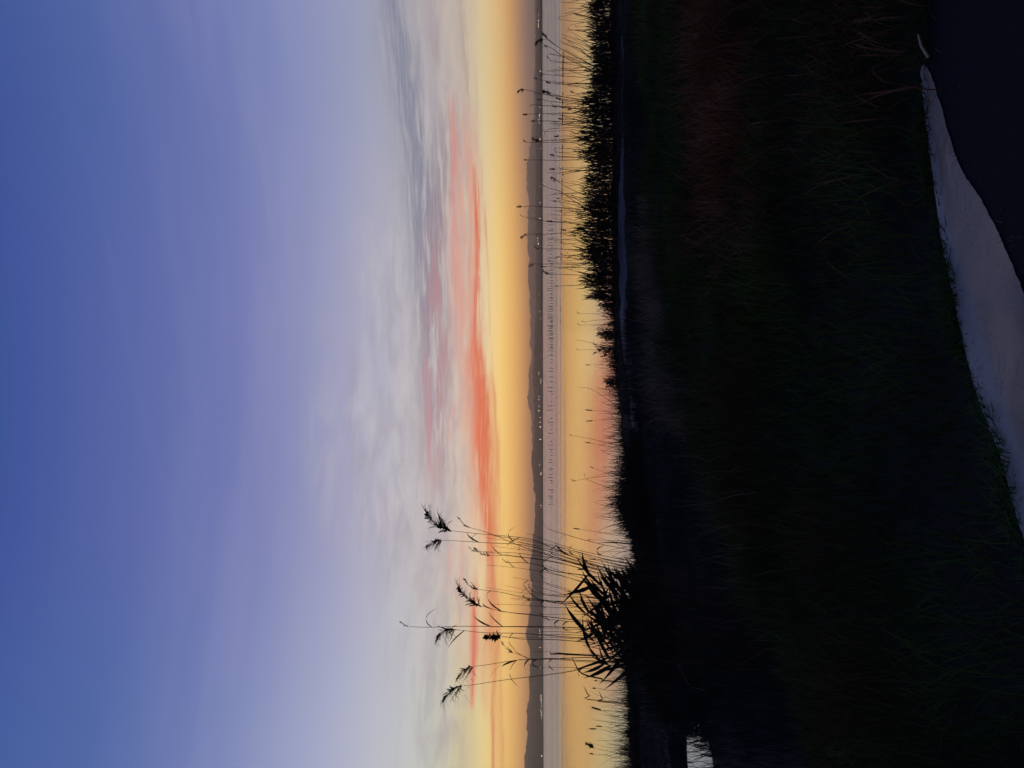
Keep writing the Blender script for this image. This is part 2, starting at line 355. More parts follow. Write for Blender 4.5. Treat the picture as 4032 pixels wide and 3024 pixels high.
def hills(name, pv, pu, y0, y1, base, mat, seed):
    vv = np.concatenate([np.linspace(-5200, -20, 90), np.arange(0, 3025, 7.0), np.linspace(3044, 8200, 90)])
    r = np.random.default_rng(seed)
    wob = np.interp(vv, np.linspace(-5200, 8200, 90), r.uniform(-14, 14, 90)) + np.interp(vv, np.linspace(-5200, 8200, 400), r.uniform(-4, 4, 400))
    uu = np.interp(vv, pv, pu); outside = np.clip(np.maximum(-vv, vv-3024)/500, 0, 1)
    uu = uu + wob*outside + np.interp(vv, np.linspace(-5200, 8200, 5200), r.uniform(-.9, .9, 5200))
    A = np.maximum((UH-uu)/F, .002)                       # tangent of the skyline's elevation
    ts = np.linspace(0, 1.5, 19); V = []
    for t in ts:
        y = y0 + (y1-y0)*t
        sh = sst(t**.8) if t <= 1 else 1-sst((t-1)/.5)*.9
        nz = 1 + .25*np.interp(vv + 200*math.sin(7*t+seed), np.linspace(-5500, 8500, 700), r.uniform(-1, 1, 700))*math.sin(min(t, 1)*math.pi)
        z = base*(1-min(t, 1)) + (CZ*min(t*1.0, 1) + A*y1*sh*nz)
        if t > 1: z = A*y1*sh
        V.append(np.stack([(VC-vv)/F*y, np.full_like(vv, y), z], 1))
    V = np.concatenate(V); n = len(vv); idx = np.arange(n*len(ts)).reshape(len(ts), n)
    Fc = np.stack([idx[:-1, :-1].ravel(), idx[1:, :-1].ravel(), idx[1:, 1:].ravel(), idx[:-1, 1:].ravel()], 1)
    tag(mesh(name, V, Fc, mat, smooth=True), kind='structure')
M_hill = material('wooded_hill', (.03, .035, .025), .95, varied((.02, .025, .018), (.045, .045, .03), .01, bump=0), .05)
hills('far_hills', farv, faru, 4600, 8000, 8, M_hill, 3)
hills('near_hills', nv, nu, 2080, 4200, 1.5, M_hill, 5)

# low wooded strip right behind the far waterline
M_tree = material('dark_foliage', (.02, .025, .015), .95, varied((.010, .013, .008), (.03, .03, .018), .05), .05)
def strip_h(v): return np.interp(v, [-3000, 0, 1000, 1300, 1700, 2200, 6000], [6.5, 6.3, 5.6, 3.2, 1.8, 1.2, 2])
vv = np.arange(-3000, 6000, 3.2); r = np.random.default_rng(9)
h = strip_h(vv)*(.75 + .35*r.random(len(vv))) ; yb = 2012
rows = []
for yy, k in ((yb, .0), (yb+2, .8), (yb+9, 1.0), (yb+20, .9), (yb+30, .0)):
    rows.append(np.stack([(VC-vv)/F*yy, np.full_like(vv, yy) + r.uniform(-1, 1, len(vv)), .4+h*k*(1 if k < .9 else .9+.2*r.random(len(vv)))], 1))
V = np.concatenate(rows); n = len(vv); idx = np.arange(n*5).reshape(5, n)
Fc = np.stack([idx[:-1, :-1].ravel(), idx[1:, :-1].ravel(), idx[1:, 1:].ravel(), idx[:-1, 1:].ravel()], 1)
tag(mesh('far_shore_woods', V, Fc, M_tree), 'low dark line of woods along the far waterline', 'woods', kind='stuff')

# haze
hb = [(-14500, -3100, -3.5), (14500, -3100, -3.5), (14500, 13500, -3.5), (-14500, 13500, -3.5)]
hb += [(x, y, 185) for x, y, z in hb]
hz = mesh('haze', hb, [(0, 3, 2, 1), (4, 5, 6, 7), (0, 1, 5, 4), (1, 2, 6, 5), (2, 3, 7, 6), (3, 0, 4, 7)], None)
mh = bpy.data.materials.new('haze'); mh.use_nodes = True; mh.node_tree.nodes.clear()
pvn = mh.node_tree.nodes.new('ShaderNodeVolumePrincipled'); pvn.inputs['Density'].default_value = 2.0e-4
pvn.inputs['Color'].default_value = (1.0, .86, .68, 1); pvn.inputs['Anisotropy'].default_value = .84
mo = mh.node_tree.nodes.new('ShaderNodeOutputMaterial'); mh.node_tree.links.new(pvn.outputs[0], mo.inputs['Volume'])
hz.data.materials.append(mh); tag(hz, 'thin dusk haze over the lake and hills', 'haze', kind='stuff')

# ------------------------------------------------------------------ path and road at the feet of the viewer
def sheet(name, uv, z, mat, sub=0):
    pts = [onz(a*K, b*K, z) if len(q) == 2 else Vector((q[0], q[1], z)) for q in uv for a, b in [q[:2]]]
    return tag(mesh(name, [tuple(p) for p in pts], [tuple(range(len(pts)))], mat), kind='structure')
up_edge = [(1996, 140), (1988, 156), (1992, 200), (2001, 275), (2010, 350), (2020, 430), (2030, 500), (2044, 570), (2060, 640), (2072, 700), (2085, 760), (2098, 810), (2110, 860), (2134, 920), (2160, 980), (2185, 1080), (2215, 1170), (2270, 1330), (2380, 1500)]
lo_edge = [(1998, 140), (2009, 156), (2019, 185), (2030, 220), (2042, 265), (2055, 310), (2068, 345), (2085, 380), (2102, 405), (2120, 430), (2140, 470), (2160, 510), (2175, 545), (2190, 580), (2215, 640), (2270, 760), (2420, 960)]
def jag(l, s, zz, seed):
    r = random.Random(seed); P = [onz(a*K, b*K, zz) for a, b in l]; o2 = []
    for a, b in zip(P[:-1], P[1:]):
        for j in range(6): q = a.lerp(b, j/6); o2.append(Vector((q.x, q.y+r.uniform(-s, s), zz)))
    return o2 + [P[-1]]
Mp = material('pale_grit', (.3, .27, .2), .9, None, .2)
def path_fn(t, b):
    x, y, z = pos(t)
    big = noise(x, y, z, 2.2, 3, .5); grit = noise(x, y, z, 90, 3, .7)
    edge = sstep(noise(x*1.0+3, y*2.0, z, 1.6, 3, .5), .42, .6)
    c = mix(sstep(big, .38, .62), (.68, .49, .28, 1), (.52, .385, .24, 1))
    c = mix(edge*.7, c, (.38, .28, .16, 1))
    c = mix(sstep(noise(x*1.2, y*3.5, z, 3.1, 4, .6), .50, .68)*.55, c, (.24, .185, .12, 1))
    at_ = t.nodes.new('ShaderNodeAttribute'); at_.attribute_name = 'verge'
    c = mix(sstep(S(at_.outputs['Fac']) + (big-.5)*.5, .2, .75), c, (.56, .47, .34, 1))
    c = mix(sstep(grit, .4, .7)*.28, c, (.20, .18, .13, 1))
    t.links.new(c, b.inputs['Base Color'])
    bn = t.nodes.new('ShaderNodeBump'); bn.inputs['Strength'].default_value = .6; bn.inputs['Distance'].default_value = .006
    t.links.new(grit.k, bn.inputs['Height']); t.links.new(bn.outputs[0], b.inputs['Normal'])
S.tree = Mp.node_tree; path_fn(Mp.node_tree, Mp.node_tree.nodes['Principled BSDF'])
def asph_fn(t, b):
    x, y, z = pos(t); gr = noise(x, y, z, 160, 3, .7)
    c = mix(sstep(gr, .35, .7), (.008, .008, .009, 1), (.020, .020, .021, 1))
    c = mix(sstep(noise(x, y, z, 1.3, 4), .45, .65)*.5, c, (.016, .014, .012, 1))
    t.links.new(c, b.inputs['Base Color'])
    bn = t.nodes.new('ShaderNodeBump'); bn.inputs['Strength'].default_value = .7; bn.inputs['Distance'].default_value = .005
    t.links.new(gr.k, bn.inputs['Height']); t.links.new(bn.outputs[0], b.inputs['Normal'])
Ma = material('asphalt', (.03, .03, .03), .9, asph_fn, .15)
U, L = jag(up_edge, .006, TOP+.009, 1), jag(lo_edge, .004, TOP+.009, 2)
# strip as quads between the two edges (resampled)
def resample(P, n):
    d = [0]
    for a, b in zip(P[:-1], P[1:]): d.append(d[-1]+(b-a).length)
    q = np.linspace(0, d[-1], n); A = np.array([tuple(p) for p in P])
    return np.stack([np.interp(q, d, A[:, i]) for i in range(3)], 1)
n = 140; a_, b_ = resample(U, n), resample(L, n)
mids = [a_*(1-t)+b_*t for t in np.linspace(0, 1, 9)]
for k, m_ in enumerate(mids): m_[:, 2] += .0 if k in (0, 8) else .004*np.sin(m_[:, 0]*9+k)+.004
V = np.concatenate(mids); idx = np.arange(n*9).reshape(9, n)
Fc = np.stack([idx[:-1, :-1].ravel(), idx[1:, :-1].ravel(), idx[1:, 1:].ravel(), idx[:-1, 1:].ravel()], 1)
po = mesh('path', V, Fc, Mp, smooth=True); tag(po, kind='structure')
va = po.data.attributes.new('verge', 'FLOAT', 'POINT'); va.data.foreach_set('value', np.repeat([1, 1, .8, .4, .1, 0, 0, 0, 0], n).astype(np.float32))
road_top = [p for p in L]
P = [Vector((p.x, p.y+.05, TOP+.004)) for p in road_top]
xr = P[0].x
pts = [(30, 4.4)] + [(p.x, p.y) for p in P] + [(P[-1].x-2, P[-1].y-.8), (-30, -3), (-30, -9), (30, -9)]
tag(mesh('road', [(x, y, TOP+.004) for x, y in pts], [tuple(range(len(pts)))], Ma), kind='structure')

# shore track: pale trampled strip in front of the reeds
def track_fn(t, b):
    x, y, z = pos(t)
    f = sstep(noise(x*.5, y*2.2, 0, 1, 4, .6), .38, .62)
    t.links.new(mix(f, (.025, .024, .022, 1), (.115, .10, .085, 1)), b.inputs['Base Color'])
Mt = material('trampled_mud', (.1, .1, .08), .75, track_fn, .3)
tv = np.array([150, 400, 700, 900, 1100, 1300, 1500, 1700, 1850.]); to = np.array([318, 322, 318, 316, 320, 326, 348, 372, 392.])/F; tw = np.array([.05, .3, .6, 1.1, 1.2, 1.0, .9, .4, .05])
qv = np.linspace(150, 1850, 160); V = []
for k in (-1, -.5, 0, .5, 1):
    d = (CZ-.15)/np.interp(qv, tv, to); y = d + k*np.interp(qv, tv, tw)*(1+.25*np.sin(qv*.05+k*2)); x = (VC-qv)/F*y
    V.append(np.stack([x, y, terrain(x, y)+.03-.02*abs(k)], 1))
V = np.concatenate(V); idx = np.arange(800).reshape(5, 160)
Fc = np.stack([idx[:-1, :-1].ravel(), idx[:-1, 1:].ravel(), idx[1:, 1:].ravel(), idx[1:, :-1].ravel()], 1)
tag(mesh('shore_track', V, Fc, Mt, smooth=True), kind='structure')

# ------------------------------------------------------------------ plants: materials
M_grass = material('dusk_grass', (.03, .05, .015), .85, varied((.026, .056, .012), (.066, .118, .028), 1.3, 3, .35, .65, (.07, .06, .02), .6), .04)
M_dry = material('dry_grass', (.08, .065, .04), .9, varied((.10, .085, .055), (.26, .21, .14), 3), .1)
M_brown = material('withered_stalks', (.04, .022, .012), .9, varied((.13, .052, .022), (.25, .12, .055), 2), .1)
M_reed = material('reed_leaf', (.022, .025, .016), .85, varied((.016, .020, .012), (.035, .033, .02), 1.5), .15)
M_stem = material('reed_stem', (.05, .04, .028), .85, varied((.03, .024, .018), (.06, .048, .032), 4), .15)
M_head = material('seed_head', (.02, .016, .014), .95, varied((.012, .010, .009), (.03, .022, .016), 20), .05)

def scatter(n, x0, x1, y0, y1, seed, keep):
    r = np.random.default_rng(seed); x = r.uniform(x0, x1, n); y = r.uniform(y0, y1, n); k = keep(x, y, r)
    return x[k], y[k], r
def blades(name, x, y, h, w, lean, seed, mat, parent=None, nseg=3, z=None, dirx=0.0, spread=1.0):
    r = np.random.default_rng(seed); n = len(x); z = terrain(x, y)-.02 if z is None else z
    h = np.broadcast_to(h, (n,))*r.uniform(.55, 1.1, n)
    a = r.uniform(0, 2*math.pi, n); L_ = h*lean*r.uniform(.2, 1.3, n)
    base = np.stack([x, y, z], 1)
    tip = base + np.stack([np.cos(a)*L_*spread+dirx*h, np.sin(a)*L_*spread, h], 1)
    sag = base + np.stack([np.cos(a)*L_*.15+dirx*h*.2, np.sin(a)*L_*.15, h*.75], 1)
    V, Fc = ribbons(base, tip, sag, np.broadcast_to(w, (n,))*r.uniform(.6, 1.3, n), nseg, .8, seed)
    if parent is not None: V = V - np.array(parent.location)
    return mesh(name, V, Fc, mat, parent)
# near grass of the bank top
def fov(x, y, m=.62): return np.abs(x) < y*m + 1.2
pl_v = np.array([p.x for p in U])[::-1]; pl_y = np.array([p.y for p in U])[::-1]
o_ = np.argsort(pl_v); pl_v, pl_y = pl_v[o_], pl_y[o_]
def above_path(x, y, m=.0): return y > np.interp(x, pl_v, pl_y) + m
x, y, r = scatter(170000, -6, 9, 2.1, 14, 1, lambda x, y, r: fov(x, y) & above_path(x, y, .01) & (y < np.interp(x, cx, cy)+1.6) & (r.random(len(x)) < np.clip(1.35-y/11, .25, 1)))
hh = .16 + .16*sst((np.sin(x*1.9+1)*np.sin(y*1.4)+.6)/1.6) + .05*sst((y-3)/4)
rc = np.random.default_rng(77); rel = np.zeros(len(x))
for cx_, cy_, cr_, ch_ in zip(rc.uniform(-5, 8, 260), rc.uniform(2.6, 13, 260), rc.uniform(.15, .5, 260), rc.uniform(.3, 1.0, 260)):
    rel = np.maximum(rel, ch_*np.exp(-((x-cx_)**2+(y-cy_)**2)/cr_**2))
hh = hh*(.62 + .95*rel)
hh = hh*np.clip((y-np.interp(x, pl_v, pl_y))*3+.25, .2, 1)
tag(blades('grass', x, y, hh, .004+.0008*y, .75, 3, M_grass), 'dark green uncut grass covering the top of the bank', 'grass', kind='stuff')
# fringe creeping over the path edges and bare road edge litter
x, y, r = scatter(2600, -3, 4, 1.6, 3.8, 5, lambda x, y, r: np.abs(y-np.interp(x, [p.x for p in L[::-1]], [p.y for p in L[::-1]])+.06) < .07)
xo = [p.x for p in U[::-1]]; yo = [p.y for p in U[::-1]]
x2 = r.uniform(-3, 2, 4200); y2 = np.interp(x2, xo, yo) + r.uniform(-.03, .05, 4200) + .02*np.sin(x2*9)
tag(blades('overhanging_grass', x2, y2, .05+.04*np.sin(x2*5)**2, .006, 1.6, 66, M_grass), 'short grass hanging over the upper edge of the pale path', 'grass', kind='stuff')
tag(blades('verge_grass', x, y, .05, .006, 1.2, 6, M_brown), 'thin withered grass along the road edge', 'grass', kind='stuff')
# marsh growth below the bank
def not_track(x, y): 
    v = VC - x/y*F; d = (CZ-.15)/np.interp(v, tv, to); return (np.abs(y-d) > np.interp(v, tv, tw)*.9) | (v < 150) | (v > 1850)
def pool_ok(x, y): return (((x+8.35)/1.8)**2 + ((y-13.4)/2.5)**2) > 1.15-.25*rng.random(len(x))
x, y, r = scatter(200000, -17, 18, 5, 31, 8, lambda x, y, r: fov(x, y, .56) & (y > np.interp(x, cx, cy)+.9) & (y < yshore(x)-.2) & not_track(x, y) & pool_ok(x, y) & ((x/y > -.47-.05*r.random(len(x))**2) | (y > 16.8) | (r.random(len(x)) < .22)))
hh = .28 + .22*sst((np.sin(x*.8+1)*np.sin(y*.6)+.6)/1.6)
hh = hh*np.where((y > 23) & (x > -4), .3, 1)*np.where((y > 16.5) & (x <= -1), .4, 1)
M_marsh = material('marsh_sedge', (.02, .022, .016), .9, varied((.016, .020, .016), (.05, .048, .04), .8, 3, .35, .65), .1)
tag(blades('marsh_sedge', x, y, hh, .014, .5, 9, M_marsh), 'dark matted sedge on the marshy flat below the bank', 'sedge', kind='stuff')

# dry tufts along the crest, each its own thing
tufts = [(1400, 575, 11.2, .50), (1415, 640, 11.0, .50), (1405, 705, 10.6, .42), (1425, 750, 10.2, .55), (1440, 810, 9.8, .5), (1452, 860, 9.4, .55), (1470, 905, 9.0, .42), (1380, 470, 12.0, .35),
         (1500, 985, 7.4, .35), (1575, 1085, 6.2, .33), (1610, 1215, 5.3, .34), (1592, 1240, 5.4, .3)]
names = ['pale dry grass tuft on the bank crest, uppermost in the photo bar one', 'broad pale tuft of dry grass on the bank crest below the reed clumps', 'low dry grass tuft between two taller ones on the crest', 'tall feathery dry tuft midway along the bank crest', 'dense straw coloured tuft on the crest beside the tall feathery one', 'widest straw tuft on the bank crest nearest the dark hollow', 'small straw tuft where the bank crest turns downhill', 'smallest pale tuft on the crest, uppermost in the photo',
         'short green tuft on the crest edge above the dark hollow', 'olive tuft of grass on the steep bank edge', 'larger of two bright green tufts on the bank edge', 'smaller bright green tuft beside the larger one on the bank edge']
for i, (a, b, d, hgt) in enumerate(tufts):
    p = at(a*K, b*K, d); x0, y0 = p.x, p.y; z0 = float(terrain(x0, y0))
    e = empty('grass_tuft', (x0, y0, z0)); tag(e, names[i], 'grass tuft', 'tufts of grass along the crest of the bank')
    r = np.random.default_rng(i+50); n = 420
    x = x0 + r.normal(0, .28, n); y = y0 + r.normal(0, .22, n)
    blades('blades', x, y, hgt, .007, .6, i+60, M_dry if i < 8 else M_grass, e)
    o2 = blades('seed_stalks', x[:60], y[:60], hgt*1.35, .005, .45, i+90, M_dry, e)
# withered reddish growth on the right of the bank
for i, (a, b, d, hgt, lab) in enumerate([(1600, 60, 7.2, .5, 'reddish brown withered shrub on the bank at the top edge of the photo'), (1640, 200, 6.6, .45, 'low rusty dead shrub on the bank in front of the taller one'), (1600, 300, 7.0, .4, 'brown tangle of dead stems lying over the grass'), (1700, 430, 5.4, .33, 'thin withered stems reaching over the dark grass'), (1610, 490, 6.6, .34, 'fine greyish brown stems at the end of the withered patch'), (1930, 40, 3.9, .3, 'dead brown tangle beside the tapering end of the pale path')]):
    p = onz(a*K, b*K, TOP-.15); x0, y0 = p.x, p.y
    e = empty('withered_shrub', (x0, y0, float(terrain(x0, y0)))); tag(e, lab, 'shrub', 'withered shrubs on the bank')
    r = np.random.default_rng(i+150); n = 800
    blades('twigs', x0 + r.normal(0, .42, n), y0 + r.normal(0, .3, n), hgt*(1 if i < 3 else .7), .009, .8, i+160, M_brown, e)

# ------------------------------------------------------------------ lake stakes
M_post = material('weathered_stake', (.05, .04, .035), .9, varied((.03, .025, .022), (.07, .055, .045), 3), .1)
stake_pts = [(2, y) for y in (797, 830, 858, 890, 930, 957, 985, 1018, 1045, 1077, 1115, 1150, 1185, 1210, 1235, 1260, 1285, 1310, 1340, 1365, 1400, 1425, 1450, 1480, 1500, 1530, 1550, 1575, 1592, 1610, 1640)]
stake_pts += [(3, y) for y in (12, 26, 40, 58, 70, 100, 118, 135, 150, 170, 186, 200, 212, 226, 237, 250, 262, 275, 290, 305, 320, 332, 350, 362, 375, 392, 410, 430, 445, 460, 475, 500, 530, 560, 598, 625, 688, 727, 790, 838, 900, 937, 973, 1062, 1105, 1145, 1230, 1275, 1316, 1360, 1405, 1495, 1525, 1575, 1605, 1640)]
stake_pts += [(4, y) for y in (25, 57, 122, 138, 180, 212, 260, 285, 350, 365, 380, 430, 445, 460, 490, 515)]
rr = random.Random(4); protos = []
for k in range(4):
    r_ = random.Random(k); Vs, Fs = tube([(0, 0, -1.2), (0, 0, 0), (r_.uniform(-.03, .03), 0, .5), (r_.uniform(-.08, .08), 0, 1.0)], [.075, .075, .07, .05], 7)
    me = bpy.data.meshes.new('stake'); me.from_pydata([tuple(v) for v in Vs], [], Fs); me.materials.append(M_post); protos.append(me)
for r_, Y_ in stake_pts:
    u, v = R(r_, 761 + rr.uniform(-4, 4), Y_ + rr.uniform(-6, 6)); p = onz(u, v, 0)
    o = bpy.data.objects.new('stake', rr.choice(protos)); COL.objects.link(o); o.location = (p.x, p.y, 0)
    hgt = rr.choice((.55, .7, .85, 1.0, 1.25, 1.4)); o.scale = (1, 1, hgt); o.rotation_euler = (rr.uniform(-.05, .05), rr.uniform(-.22, .22), rr.uniform(0, 6))
    tag(o, 'thin dark wooden stake standing in the lake, one of a long row offshore', 'stake', 'wooden stakes in a row across the lake')
# drifting weed line out on the water
V, Fs = [], []
for i in range(90):
    v = rr.choice((rr.gauss(270, 40), rr.gauss(430, 25), rr.gauss(700, 70), rr.gauss(900, 60), rr.uniform(200, 1300))); u = 2219 - 12*(v/1350) + rr.uniform(-.9, .9); p = onz(u, v, .01); L_ = rr.uniform(.3, 1.3); k = len(V)
    V += [(p.x-L_/2, p.y, .01), (p.x, p.y-.25, .01), (p.x+L_/2, p.y, .01), (p.x, p.y+.25, .01), (p.x, p.y, rr.uniform(.03, .08))]
    Fs += [(k, k+1, k+4), (k+1, k+2, k+4), (k+2, k+3, k+4), (k+3, k, k+4)]
tag(mesh('floating_weed', V, Fs, M_post), 'thin broken line of weed drifting on the lake', 'weed', kind='stuff')

# ------------------------------------------------------------------ lights on the far shore
def emis(name, c, s):
    m = bpy.data.materials.new(name); m.use_nodes = True; b = m.node_tree.nodes['Principled BSDF']
    b.inputs['Base Color'].default_value = (.8, .8, .8, 1); b.inputs['Emission Color'].default_value = (*c, 1); b.inputs['Emission Strength'].default_value = s
    m.cycles.emission_sampling = 'NONE'; return m
M_lw = emis('white_lamp_glow', (1, .92, .78), 5); M_lo = emis('warm_lamp_glow', (1, .72, .38), 4.5); M_ly = emis('yellow_lamp_glow', (.95, .95, .12), 5)
lamps = {1: [(610, 160, 1), (607, 225, .9), (607, 262, .9), (608, 290, 1.2), (637, 577, 1), (640, 510, .6), (628, 775, .6), (625, 1165, .7), (622, 1237, 1), (620, 1255, 1), (620, 1275, 1), (615, 1305, .7), (618, 1340, .7), (627, 1515, 1.2), (628, 1620, .9)],
 2: [(625, 370, .7), (637, 465, .6), (628, 550, 1), (625, 718, .9), (600, 935, .6), (600, 965, .6), (607, 995, .9), (640, 930, .7), (612, 1545, .6), (645, 1575, .7)],
 3: [(622, 72, 1), (638, 153, .6), (638, 558, .5), (614, 737, 1), (612, 757, 1), (633, 818, .7), (640, 835, .6), (633, 853, .8), (616, 1000, .9), (611, 1030, 1.1), (616, 1105, .8), (614, 1155, -1.4), (625, 1230, .6), (628, 1280, .7), (628, 1325, .9), (629, 1337, .9), (628, 1465, 1)],
 4: [(622, 80, .7), (622, 92, .6), (636, 172, .7), (637, 186, .9), (635, 525, .5), (650, 545, .5)],
 5: [(600, 215, .7), (600, 232, .7), (600, 250, .7), (602, 285, .6), (601, 398, .9), (608, 610, .6), (612, 900, .9), (612, 916, .9), (612, 940, 1), (614, 960, .7), (618, 985, .6), (615, 1012, .8), (605, 1055, .8), (618, 1075, .9), (615, 1100, .9), (618, 1112, 1), (618, 1140, .7), (620, 1532, 1)]}
where = {1: 'near the top edge of the photo', 2: 'beyond the tall plumed reeds', 3: 'beyond the row of stakes', 4: 'beyond the leaning reed stems', 5: 'towards the bottom edge of the photo'}
def uvs(r, nu_=10, nv_=6):
    V = [(0, 0, r)]; Fs = []
    for i in range(1, nv_):
        for j in range(nu_): a = math.pi*i/nv_; b = 2*math.pi*j/nu_; V.append((r*math.sin(a)*math.cos(b), r*math.sin(a)*math.sin(b), r*math.cos(a)))
    V.append((0, 0, -r))
    for j in range(nu_): Fs.append((0, 1+j, 1+(j+1) % nu_)); Fs.append((len(V)-1, 1+(nv_-2)*nu_+(j+1) % nu_, 1+(nv_-2)*nu_+j))
    for i in range(nv_-2):
        for j in range(nu_): a = 1+i*nu_; Fs.append((a+j, a+nu_+j, a+nu_+(j+1) % nu_, a+(j+1) % nu_))
    return V, Fs
for r_, ll in lamps.items():
    for X_, Y_, s in ll:
        u, v = R(r_, X_, Y_); p = at(u, v, 2070)
        e = empty('street_lamp', (p.x, 2070, 1.4))
        yel = s < 0; s = abs(s)
        tag(e, ('bright yellow lamp glowing on the far shore, the yellowest of all' if yel else 'small white lamp lit on the far shore ' + where[r_]), 'lamp', None if yel else 'white lamps lit along the far shore')
        hgt = max(p.z-1.4, 1.5)
        Vs, Fs = tube([(0, .3, -.5), (0, .3, hgt)], .12, 6); mesh('pole', Vs, Fs, M_post, e)
        Vs, Fs = uvs(.85*math.sqrt(s)*rr.uniform(.7, 1.1)); mesh('lamp_head', [(a, b, c+hgt) for a, b, c in Vs], Fs, M_ly if yel else rr.choice((M_lw, M_lw, M_lo)), e, smooth=True)

# ------------------------------------------------------------------ reeds
WIND = Vector((.8, 0, 0))
def plume(p, axis, L_, n, wid, seed, side=1.0, droop=.45, fat=.045):
    r = np.random.default_rng(seed); axis = Vector(axis).normalized(); A = np.array(axis)
    t = r.random(n)**.8
    base = np.array(p) + A*(t*L_)[:, None] + np.array([side*.42, 0, -.22])*(t*t*L_)[:, None]*(1 if abs(side) > .5 else .3)
    a = r.uniform(0, 2*math.pi, n); o2 = np.stack([np.cos(a)*.75+side*.5, np.sin(a)*.6, r.uniform(-.35, .5, n)], 1)
    l = L_*(.14+.42*r.random(n)**1.6)*(1-.45*t)
    tip = base + o2*l[:, None]*wid + A*(l*.55)[:, None] + np.array([0, 0, -1])*(l*droop)[:, None]*r.random(n)[:, None]
    sag = base + o2*l[:, None]*wid*.6 + A*(l*.5)[:, None]
    return ribbons(base, tip, sag, L_*fat, 3, .7, seed)
def spikehead(p, axis, L_, r0):
    axis = Vector(axis).normalized(); p = Vector(p); ts = [0, .04, .12, .5, .88, .96, 1, 1.05, 1.5]; rs = [.15, .7, 1, 1.05, 1, .7, .25, .14, .04]
    return tube([p + axis*(L_*t) for t in ts], [r0*q for q in rs], 8)
def reed(name, pts, Y, head, size, label, cat='reed', group=None, rad=.0035, leaves=0, seed=0, leafdir=1, parts=True, side=1.0, base_z=None):
    """pts: (u, v) from the base of the head down to the visible foot"""
    P = [at(u, v, Y) for u, v in pts]
    foot = P[-1]; dirn = (P[-1]-P[-2]) if len(P) > 1 else Vector((0, 0, -1))
    gz_ = float(terrain(foot.x, foot.y)); 
    if gz_ < -.5: gz_ = -.4
    if foot.z > gz_ + .02:                                   # carry the stem on down to the ground
        k = min(.35, abs(dirn.x/min(dirn.z, -1e-3))); foot2 = Vector((foot.x + math.copysign(k, dirn.x)*(foot.z-gz_)*.6, foot.y, gz_-.03)); P.append(foot2)
    e = empty(name, tuple(P[-1])); tag(e, label, cat, group); O = Vector(e.location)
    line = smooth_line([p - O for p in P][::-1], 16); n = len(line)
    line = [p + Vector((0, .02*math.sin(i*.9+seed), 0)) for i, p in enumerate(line)]
    Vs, Fs = tube(line, [rad*(1.25-.75*i/(n-1)) for i in range(n)], 5); mesh('stem', Vs, Fs, M_stem, e)
    top, ax = line[-1], (line[-1]-line[-3])
    r = np.random.default_rng(seed+5)
    if head == 'plume':
        Vs, Fs = plume(top, ax, size, 130, 1.35, seed, side, .7, .05 if Y < 15 else .08); mesh('plume', Vs, Fs, M_head, e)
    elif head == 'blob':
        Vs, Fs = plume(top - ax.normalized()*size*.15, ax, size*.85, 200, 1.1, seed, side*.3, .7, .15); mesh('seed_head', Vs, Fs, M_head, e)
    elif head == 'thin':
        Vs, Fs = plume(top, ax, size, 44, .7, seed, side, .1, .05 if Y < 15 else .10); mesh('plume', Vs, Fs, M_head, e)
    elif head == 'cattail':
        Vs, Fs = spikehead(top, ax, size, max(.011, size*.075)); mesh('cattail_spike', Vs, Fs, M_head, e, smooth=True)
    for k in range(leaves):
        t = r.uniform(.25, .95); i = int(t*(n-1)); b = np.array(line[i]); L_ = r.uniform(.14, .30)*(1 if Y < 15 else 1.3)
        dx = leafdir*r.uniform(.3, 1.0)*L_ if r.random() < .8 else -leafdir*L_*.5
        tip = b + [dx, r.uniform(-.2, .2)*L_, r.uniform(-.35, .7)*L_]; sg = b + [dx*.5, 0, .55*L_]
        Vs, Fs = ribbons([b], [tip], [sg], .020, 6, .5, seed+k); mesh('leaf', Vs, Fs, M_reed, e)
    return e
def q(*l): return [(x*K, y*K) for x, y in l]
GN = 'tall swaying reeds close to the viewer'
